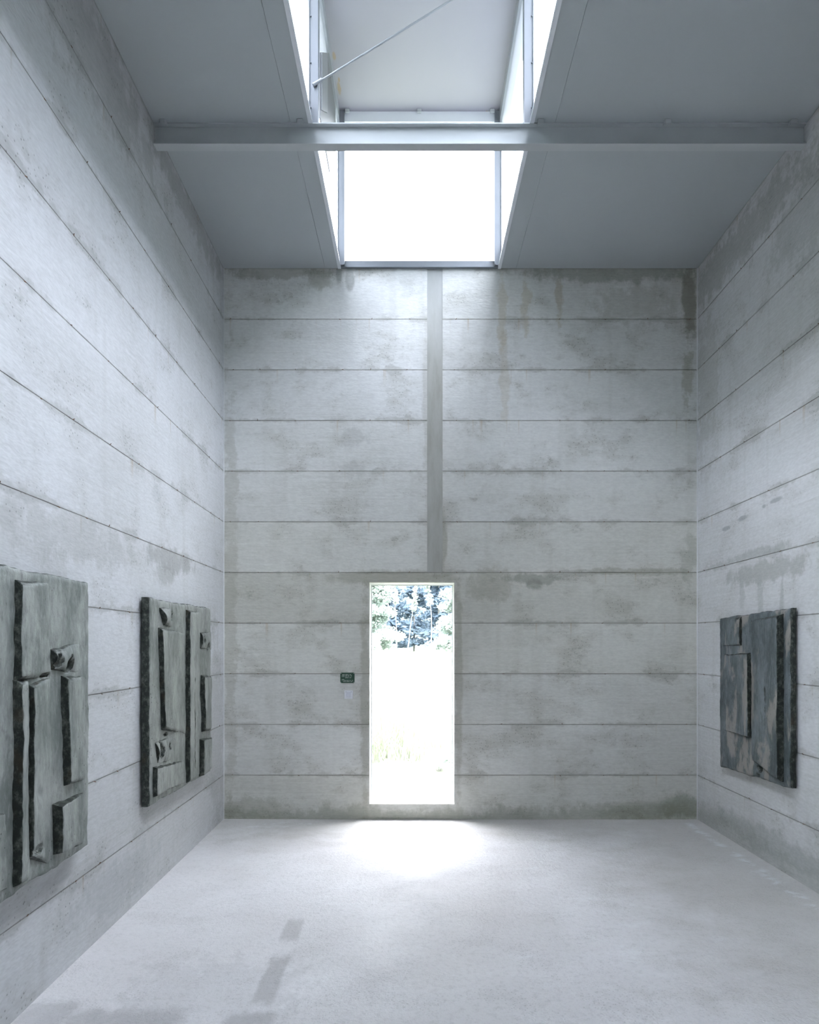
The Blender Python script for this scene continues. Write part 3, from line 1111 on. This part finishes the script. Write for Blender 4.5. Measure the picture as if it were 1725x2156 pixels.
# relief on the right wall
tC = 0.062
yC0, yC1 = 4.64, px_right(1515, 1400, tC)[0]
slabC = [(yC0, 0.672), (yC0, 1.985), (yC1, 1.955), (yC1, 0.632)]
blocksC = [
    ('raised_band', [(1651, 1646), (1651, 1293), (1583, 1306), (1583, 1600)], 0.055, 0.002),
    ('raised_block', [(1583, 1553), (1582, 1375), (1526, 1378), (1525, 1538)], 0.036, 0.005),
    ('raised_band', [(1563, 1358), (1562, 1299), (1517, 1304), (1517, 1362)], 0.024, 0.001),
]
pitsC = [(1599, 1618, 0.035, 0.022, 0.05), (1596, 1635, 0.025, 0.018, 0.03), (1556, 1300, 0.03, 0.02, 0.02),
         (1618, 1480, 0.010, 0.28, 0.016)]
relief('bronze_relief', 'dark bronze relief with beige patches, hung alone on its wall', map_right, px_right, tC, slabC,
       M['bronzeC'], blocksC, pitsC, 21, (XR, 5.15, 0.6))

# ------------------------------------------------------------------ small things by the doorway
M['green'] = plain('green_enamel', (0.018, 0.060, 0.034), 0.4, 0, 0.1)
M['white'] = plain('white_lettering', (0.72, 0.76, 0.70), 0.6, 0, 0.03)
M['plastic'] = plain('white_plastic', (0.74, 0.75, 0.78), 0.45, 0, 0.04)
M['plastic2'] = plain('pale_plastic', (0.66, 0.67, 0.72), 0.4, 0, 0.04)
sx0, sx1, sz0, sz1 = -0.734, -0.594, 1.341, 1.443
sg = empty('notice_sign', ((sx0 + sx1) / 2, D, sz0))
tag(sg, 'small dark green sign with white lettering screwed to the wall', 'sign')
cx = (sx0 + sx1) / 2
w2, hgt = (sx1 - sx0) / 2, sz1 - sz0
bm = bmesh.new()
c_ = 0.007
out = [(-w2 + c_, 0), (w2 - c_, 0), (w2, c_), (w2, hgt - c_), (w2 - c_, hgt), (-w2 + c_, hgt), (-w2, hgt - c_), (-w2, c_)]
fr = [bm.verts.new((a, -0.006, b)) for a, b in out]
bk = [bm.verts.new((a, 0.0, b)) for a, b in out]
bm.faces.new(fr)
bm.faces.new(bk)
for i in range(8):
    bm.faces.new((fr[i], fr[(i + 1) % 8], bk[(i + 1) % 8], bk[i]))
finish('sign_plate', bm, M['green'], sg)
rows = [(525, [(535, 625), (645, 745), (765, 785), (805, 860)]),
        (563, [(520, 625), (645, 725), (745, 800), (830, 880)]),
        (603, [(520, 625), (645, 725), (745, 800), (838, 880)]),
        (645, [(645, 775), (800, 860)]),
        (703, [(520, 605)]),
        (742, [(520, 545), (570, 675), (690, 780), (800, 850), (880, 935)]),
        (783, [(570, 670), (690, 795), (808, 830), (845, 910)])]
K = (2 * w2) / 515.0
for (ry, words) in rows:
    bm = bmesh.new()
    zc = hgt - (ry - 460) * K
    for (a, b) in words:
        x = a
        while x < b - 4:         # letter-wide strokes, the lettering itself is too small to read
            e = min(b, x + 14)
            hh = 5.5 + 3.0 * ((x * 7) % 5) / 5
            box(bm, -w2 + (x - 470) * K, -w2 + (e - 470) * K, -0.0068, -0.0055, zc - 6 * K, zc + hh * K)
            x += 18
    finish('text_line', bm, M['white'], sg)
for (a, b) in ((-1, 0.007), (1, 0.007), (-1, hgt - 0.007), (1, hgt - 0.007)):
    bm = bmesh.new()
    tube(bm, (a * (w2 - 0.007), -0.004, b), (a * (w2 - 0.007), -0.0085, b), 0.0035, 0.0028, 8)
    finish('screw', bm, M['plastic'], sg)

px0, px1, pz0, pz1 = (725.5 - VPX) / 214, (743.5 - VPX) / 214, H + (VPY - 1471.5) / 214, H + (VPY - 1453.5) / 214
sw = empty('switch_plate', ((px0 + px1) / 2, D, pz0))
tag(sw, 'small square white plastic plate under the green sign', 'wall plate')
w2, hgt = (px1 - px0) / 2, pz1 - pz0
boxo('plate', (-w2, w2, -0.010, 0.0, 0, hgt), M['plastic'], sw, 0.003)
boxo('raised_panel', (-w2 * 0.55, w2 * 0.55, -0.016, -0.009, hgt * 0.2, hgt * 0.8), M['plastic2'], sw, 0.003)
for a in (-1, 1):
    bm = bmesh.new()
    tube(bm, (a * w2 * 0.62, -0.009, hgt * 0.84), (a * w2 * 0.62, -0.0125, hgt * 0.84), 0.0035, 0.003, 8)
    finish('screw', bm, M['bolt'], sw)

# ------------------------------------------------------------------ outdoors


def gz(x, y):
    b = -0.12 if y > 6.0 else -0.3
    if y > 8.9:
        f = min(1, (y - 8.9) / 42.0)
        b += 1.15 * f ** 0.9
    if y > 9.5:
        b += 0.10 * fbm((x * 0.25, y * 0.12, 1))
        b += -0.012 * x * min(1, (y - 9.5) / 30.0)
    return b


def grass_mat(name, c0, c1, sc=0.8):
    t = NT(name)
    p = t.pos()
    a = t.noise(t.scale(p, sc), 1.0, 5, 0.65)
    return t.set(t.mix(t.map(a, 0.3, 0.7), c0, c1), 0.8, 0, None, 0.2)


def leaf_mat(name, c0, c1):
    t = NT(name)
    a = t.noise(t.pos(), 0.5, 2, 0.6)
    c = t.mix(t.map(a, 0.3, 0.7), c0, c1)
    d = t.n('ShaderNodeBsdfDiffuse')
    e = t.n('ShaderNodeBsdfTranslucent')
    m = t.n('ShaderNodeMixShader')
    m.inputs[0].default_value = 0.4
    t.put(d.inputs[0], c)
    t.put(e.inputs[0], c)
    t.t.links.new(d.outputs[0], m.inputs[1])
    t.t.links.new(e.outputs[0], m.inputs[2])
    t.t.links.new(m.outputs[0], t.out.inputs['Surface'])
    return t.m


M['meadow'] = grass_mat('meadow_ground', (0.18, 0.19, 0.15), (0.24, 0.25, 0.20))
M['blade'] = grass_mat('dry_grass', (0.33, 0.37, 0.28), (0.54, 0.56, 0.47))
M['bark'] = grass_mat('pale_bark', (0.30, 0.29, 0.28), (0.46, 0.45, 0.44), 3.0)
M['leafA'] = leaf_mat('pale_leaves', (0.38, 0.45, 0.41), (0.54, 0.60, 0.56))
M['leafB'] = leaf_mat('haze_blue_needles', (0.09, 0.13, 0.17), (0.16, 0.21, 0.25))  # blue veil of distant haze is put into the needle colour
bm = bmesh.new()
vv = []
ysg = [-160, -90, -50, -25, -8, D + TH + 0.001, 7.2, 8.0, 8.9] + [9.2 + i * 1.1 for i in range(46)] + [62, 70, 80, 95, 120, 160]
xsg = [-160, -110, -80, -60, -40, -28, -20, -15] + [-12 + 0.8 * i for i in range(31)] + [15, 20, 28, 40, 60, 80, 110, 160]
for y in ysg:
    vv.append([bm.verts.new((x, y, gz(x, y))) for x in xsg])
for j in range(len(ysg) - 1):
    for i in range(len(xsg) - 1):
        bm.faces.new((vv[j][i], vv[j][i + 1], vv[j + 1][i + 1], vv[j + 1][i]))
gr = finish('meadow_ground', bm, M['meadow'], smooth=True, recalc=False)
gr['kind'] = 'structure'


# unseen wooded mountainsides added around the valley to cut low sky light
M['slope'] = grass_mat('added_wooded_slope', (0.045, 0.06, 0.055), (0.075, 0.09, 0.08), 0.02)
bm = bmesh.new()
rings = []
na = 72
for (rad, f) in ((150, 0.0), (190, 0.22), (240, 0.55), (300, 0.85), (350, 1.0), (420, 0.9)):
    row = []
    for i in range(na):
        a = 2 * math.pi * i / na
        side = abs(math.cos(a))
        elev = R(21 + 17 * side ** 2) * (1 + 0.12 * noise.noise(Vector((math.cos(a) * 3, math.sin(a) * 3, 2))))
        zt = 350 * math.tan(elev) * f * (1 + 0.08 * noise.noise(Vector((math.cos(a) * 5, math.sin(a) * 5, rad))))
        row.append(bm.verts.new((math.cos(a) * rad, math.sin(a) * rad, zt - 3 * (1 - f))))
    rings.append(row)
for j in range(len(rings) - 1):
    for i in range(na):
        k = (i + 1) % na
        bm.faces.new((rings[j][i], rings[j][k], rings[j + 1][k], rings[j + 1][i]))
hl = finish('added_mountainside', bm, M['slope'], smooth=True)
hl['kind'] = 'structure'


def blades(name, n, area, hmin, hmax, mat, seed, lean=0.35, wid=0.006):
    r_ = random.Random(seed)
    verts, faces = [], []
    (xa, xb, ya, yb2) = area
    for _ in range(n):
        f = r_.random()
        y = ya + (yb2 - ya) * f
        half = 0.16 * y + 1.2
        x = r_.uniform(max(xa, -half), min(xb, half))
        h_ = r_.uniform(hmin, hmax) * (0.75 + 0.5 * (noise.noise(Vector((x * 0.5, y * 0.5, seed))) + 0.5))
        z = gz(x, y) - 0.02
        a = r_.uniform(0, 2 * math.pi)
        w = wid * r_.uniform(0.7, 1.5) * (y / 10.0)
        dx, dy = math.cos(a) * w, math.sin(a) * w
        lx, ly = r_.gauss(0, lean) * h_, r_.gauss(0, lean) * h_
        b = len(verts)
        verts += [(x - dx, y - dy, z), (x + dx, y + dy, z), (x + lx * 0.4 + dx * 0.7, y + ly * 0.4 + dy * 0.7, z + h_ * 0.6),
                  (x + lx * 0.4 - dx * 0.7, y + ly * 0.4 - dy * 0.7, z + h_ * 0.6), (x + lx, y + ly, z + h_)]
        faces += [(b, b + 1, b + 2, b + 3), (b + 3, b + 2, b + 4)]
    me = bpy.data.meshes.new(name)
    me.from_pydata(verts, [], faces)
    return link(name, me, mat)


g1 = blades('tall_meadow_grass', 26000, (-4, 4, 9.75, 20), 0.35, 0.95, M['blade'], 1)
tag(g1, 'tall pale meadow grass growing outside beyond the doorway', 'grass', kind='stuff')
g2 = blades('short_grass', 9000, (-3, 3, D + TH + 0.2, 8.8), 0.03, 0.10, M['blade'], 2, 0.5, 0.004)
tag(g2, 'short pale grass just outside the door sill', 'grass', kind='stuff')
g3 = blades('hillside_grass', 22000, (-12, 12, 20.8, 40), 0.35, 0.8, M['blade'], 3)
tag(g3, 'pale hillside grass rising towards the trees', 'grass', kind='stuff')


def leaf_mesh(centres, n, size, seed, flat=0.45):
    r_ = random.Random(seed)
    verts, faces = [], []
    for _ in range(n):
        (c0, rx, rz) = r_.choice(centres)
        d = Vector((r_.gauss(0, 1), r_.gauss(0, 1), r_.gauss(0, 1))).normalized() * (r_.random() ** 0.4)
        p_ = Vector(c0) + Vector((d.x * rx, d.y * rx, d.z * rz))
        a = Vector((r_.gauss(0, 1), r_.gauss(0, 1), r_.gauss(0, flat))).normalized()
        b = a.orthogonal().normalized()
        b = (b + Vector((0, 0, r_.uniform(-0.3, 0.3)))).normalized()
        s = size * r_.uniform(0.6, 1.4)
        k = len(verts)
        for (u, v) in ((-1, 0), (0, -0.55), (1, 0), (0, 0.55)):
            verts.append(tuple(p_ + a * (u * s) + b * (v * s)))
        faces.append((k, k + 1, k + 2, k + 3))
    return verts, faces


def tree(name, label, x, y, ht, r, clear, leafmat, seed, nl=2600, lean=0.0, group='trees on the hillside', trunk_r=0.09, size=0.16, branches=True):
    z = gz(x, y) - 0.05
    root = empty(name, (x, y, z))
    tag(root, label, 'tree', group)
    r_ = random.Random(seed)
    bm_ = bmesh.new()
    n = 6
    p_ = Vector((0, 0, 0))
    pts = [p_.copy()]
    for i in range(n):
        p_ = p_ + Vector((lean * ht / n + r_.gauss(0, 0.05), r_.gauss(0, 0.05), ht * 0.92 / n))
        pts.append(p_.copy())
    for i in range(n):
        tube(bm_, pts[i], pts[i + 1], trunk_r * (1 - i / (n + 0.6)), trunk_r * (1 - (i + 1) / (n + 0.6)), 8)
    finish('trunk', bm_, M['bark'], root)
    cen = []
    for i in range(int(9 + ht * 1.6)):
        f = clear + (1 - clear) * (i + r_.random()) / (9 + ht * 1.6)
        a = r_.uniform(0, 2 * math.pi)
        rr = r * (1.15 - f) * r_.uniform(0.5, 1.1)
        ax = pts[min(n, int(f * n))].lerp(pts[min(n, int(f * n) + 1)], f * n - int(f * n))
        tip = ax + Vector((math.cos(a) * rr, math.sin(a) * rr, r_.uniform(-0.3, 0.25)))
        if branches and i % 3 == 0:
            bmb = bmesh.new()
            tube(bmb, ax, tip, 0.025, 0.008, 5)
            finish('branch', bmb, M['bark'], root)
        cen.append((ax.lerp(tip, 0.75), 0.46 * r * (1.3 - f), 0.20 * r))
        cen.append((ax.lerp(tip, 0.35), 0.40 * r * (1.3 - f), 0.20 * r))
    v, f = leaf_mesh(cen, nl, size, seed + 1)
    me = bpy.data.meshes.new('foliage')
    me.from_pydata(v, [], f)
    link('foliage', me, leafmat, root)
    return root


LA = 'pale leafy tree standing at the edge of the hillside wood'
LB = 'dark needle tree deep inside the hillside wood'
for i, (x, y, ht, r, lb) in enumerate((
        (-3.0, 47, 9, 2.2, 'broad pale leafy tree beside the thin leaning tree'),
        (3.2, 46, 9.5, 2.3, 'broad pale leafy tree behind the low bushes, beside the straight thin tree'),
        (-8.4, 47, 9, 2.3, LA), (8.8, 47, 9, 2.3, LA), (-7.6, 53.5, 10, 2.3, LA), (8.6, 53, 10, 2.3, LA),
        (-3.6, 55, 10, 1.9, LA), (4.1, 52.5, 10, 1.8, LA))):
    tree('leafy_tree', lb, x, y, ht, r, 0.05, M['leafA'], 100 + i, 17000, 0.0, 'trees on the hillside', 0.09, 0.11)
for i, (x, y, ht, ln, lb) in enumerate((
        (-0.62, 50.5, 6, 0.10, 'thin pale tree with a leaning bare stem at the dark gap in the wood'),
        (1.25, 49.5, 7, -0.02, 'thin pale tree with a straight bare stem at the dark gap in the wood'),
        (-1.5, 52.5, 7, 0.0, 'thin pale tree half hidden behind the broad leafy tree'))):
    tree('slender_tree', lb, x, y, ht, 0.7, 0.62, M['leafA'], 200 + i, 500, ln, None, 0.055, 0.10)
k = 0
for y, xs_ in ((60, (-7.0, -2.4, 2.2, 6.8)), (66.5, (-4.7, -0.1, 4.5)), (73, (-7.0, -2.4, 2.2, 6.8))):
    for x in xs_:
        tree('needle_tree', LB, x, y, 13 + (k * 7 % 5) * 0.5, 2.2, 0.06, M['leafB'],
             300 + k, 2600, 0, 'needle trees inside the wood', 0.12, 0.24, False)
        k += 1


def shrub(name, label, x, y, ht, r, seed, mat, n=900, size=0.05, group=None):
    z = gz(x, y) - 0.03
    root = empty(name, (x, y, z))
    tag(root, label, 'shrub', group)
    r_ = random.Random(seed)
    bm_ = bmesh.new()
    cen = []
    for i in range(14):
        a = r_.uniform(0, 2 * math.pi)
        q = Vector((math.cos(a) * r * r_.random(), math.sin(a) * r * r_.random(), ht * r_.uniform(0.4, 0.95)))
        tube(bm_, (0, 0, 0), q, 0.010 * ht, 0.004 * ht, 5)
        cen.append((q, r * 0.45, ht * 0.25))
    finish('stem', bm_, M['bark'], root)
    v, f = leaf_mesh(cen, n, size, seed + 1, 1.0)
    me = bpy.data.meshes.new('foliage')
    me.from_pydata(v, [], f)
    link('foliage', me, mat, root)


shrub('small_shrub', 'low grey-green shrub at the foot of the tall grass', 0.34, 9.25, 0.36, 0.26, 1, M['leafA'], 700, 0.025)
for i, (x, y, ht, r) in enumerate(((1.8, 42, 1.5, 0.7), (4.1, 41.9, 2.2, 0.9), (-3.0, 42, 1.5, 1.1), (6.9, 42.2, 2.6, 1.1), (-6.8, 42.2, 2.0, 1.2))):
    shrub('round_bush', 'rounded pale bush growing in front of the wood', x, y, ht, r, 40 + i, M['leafA'], 1800, 0.08, 'bushes in front of the wood')
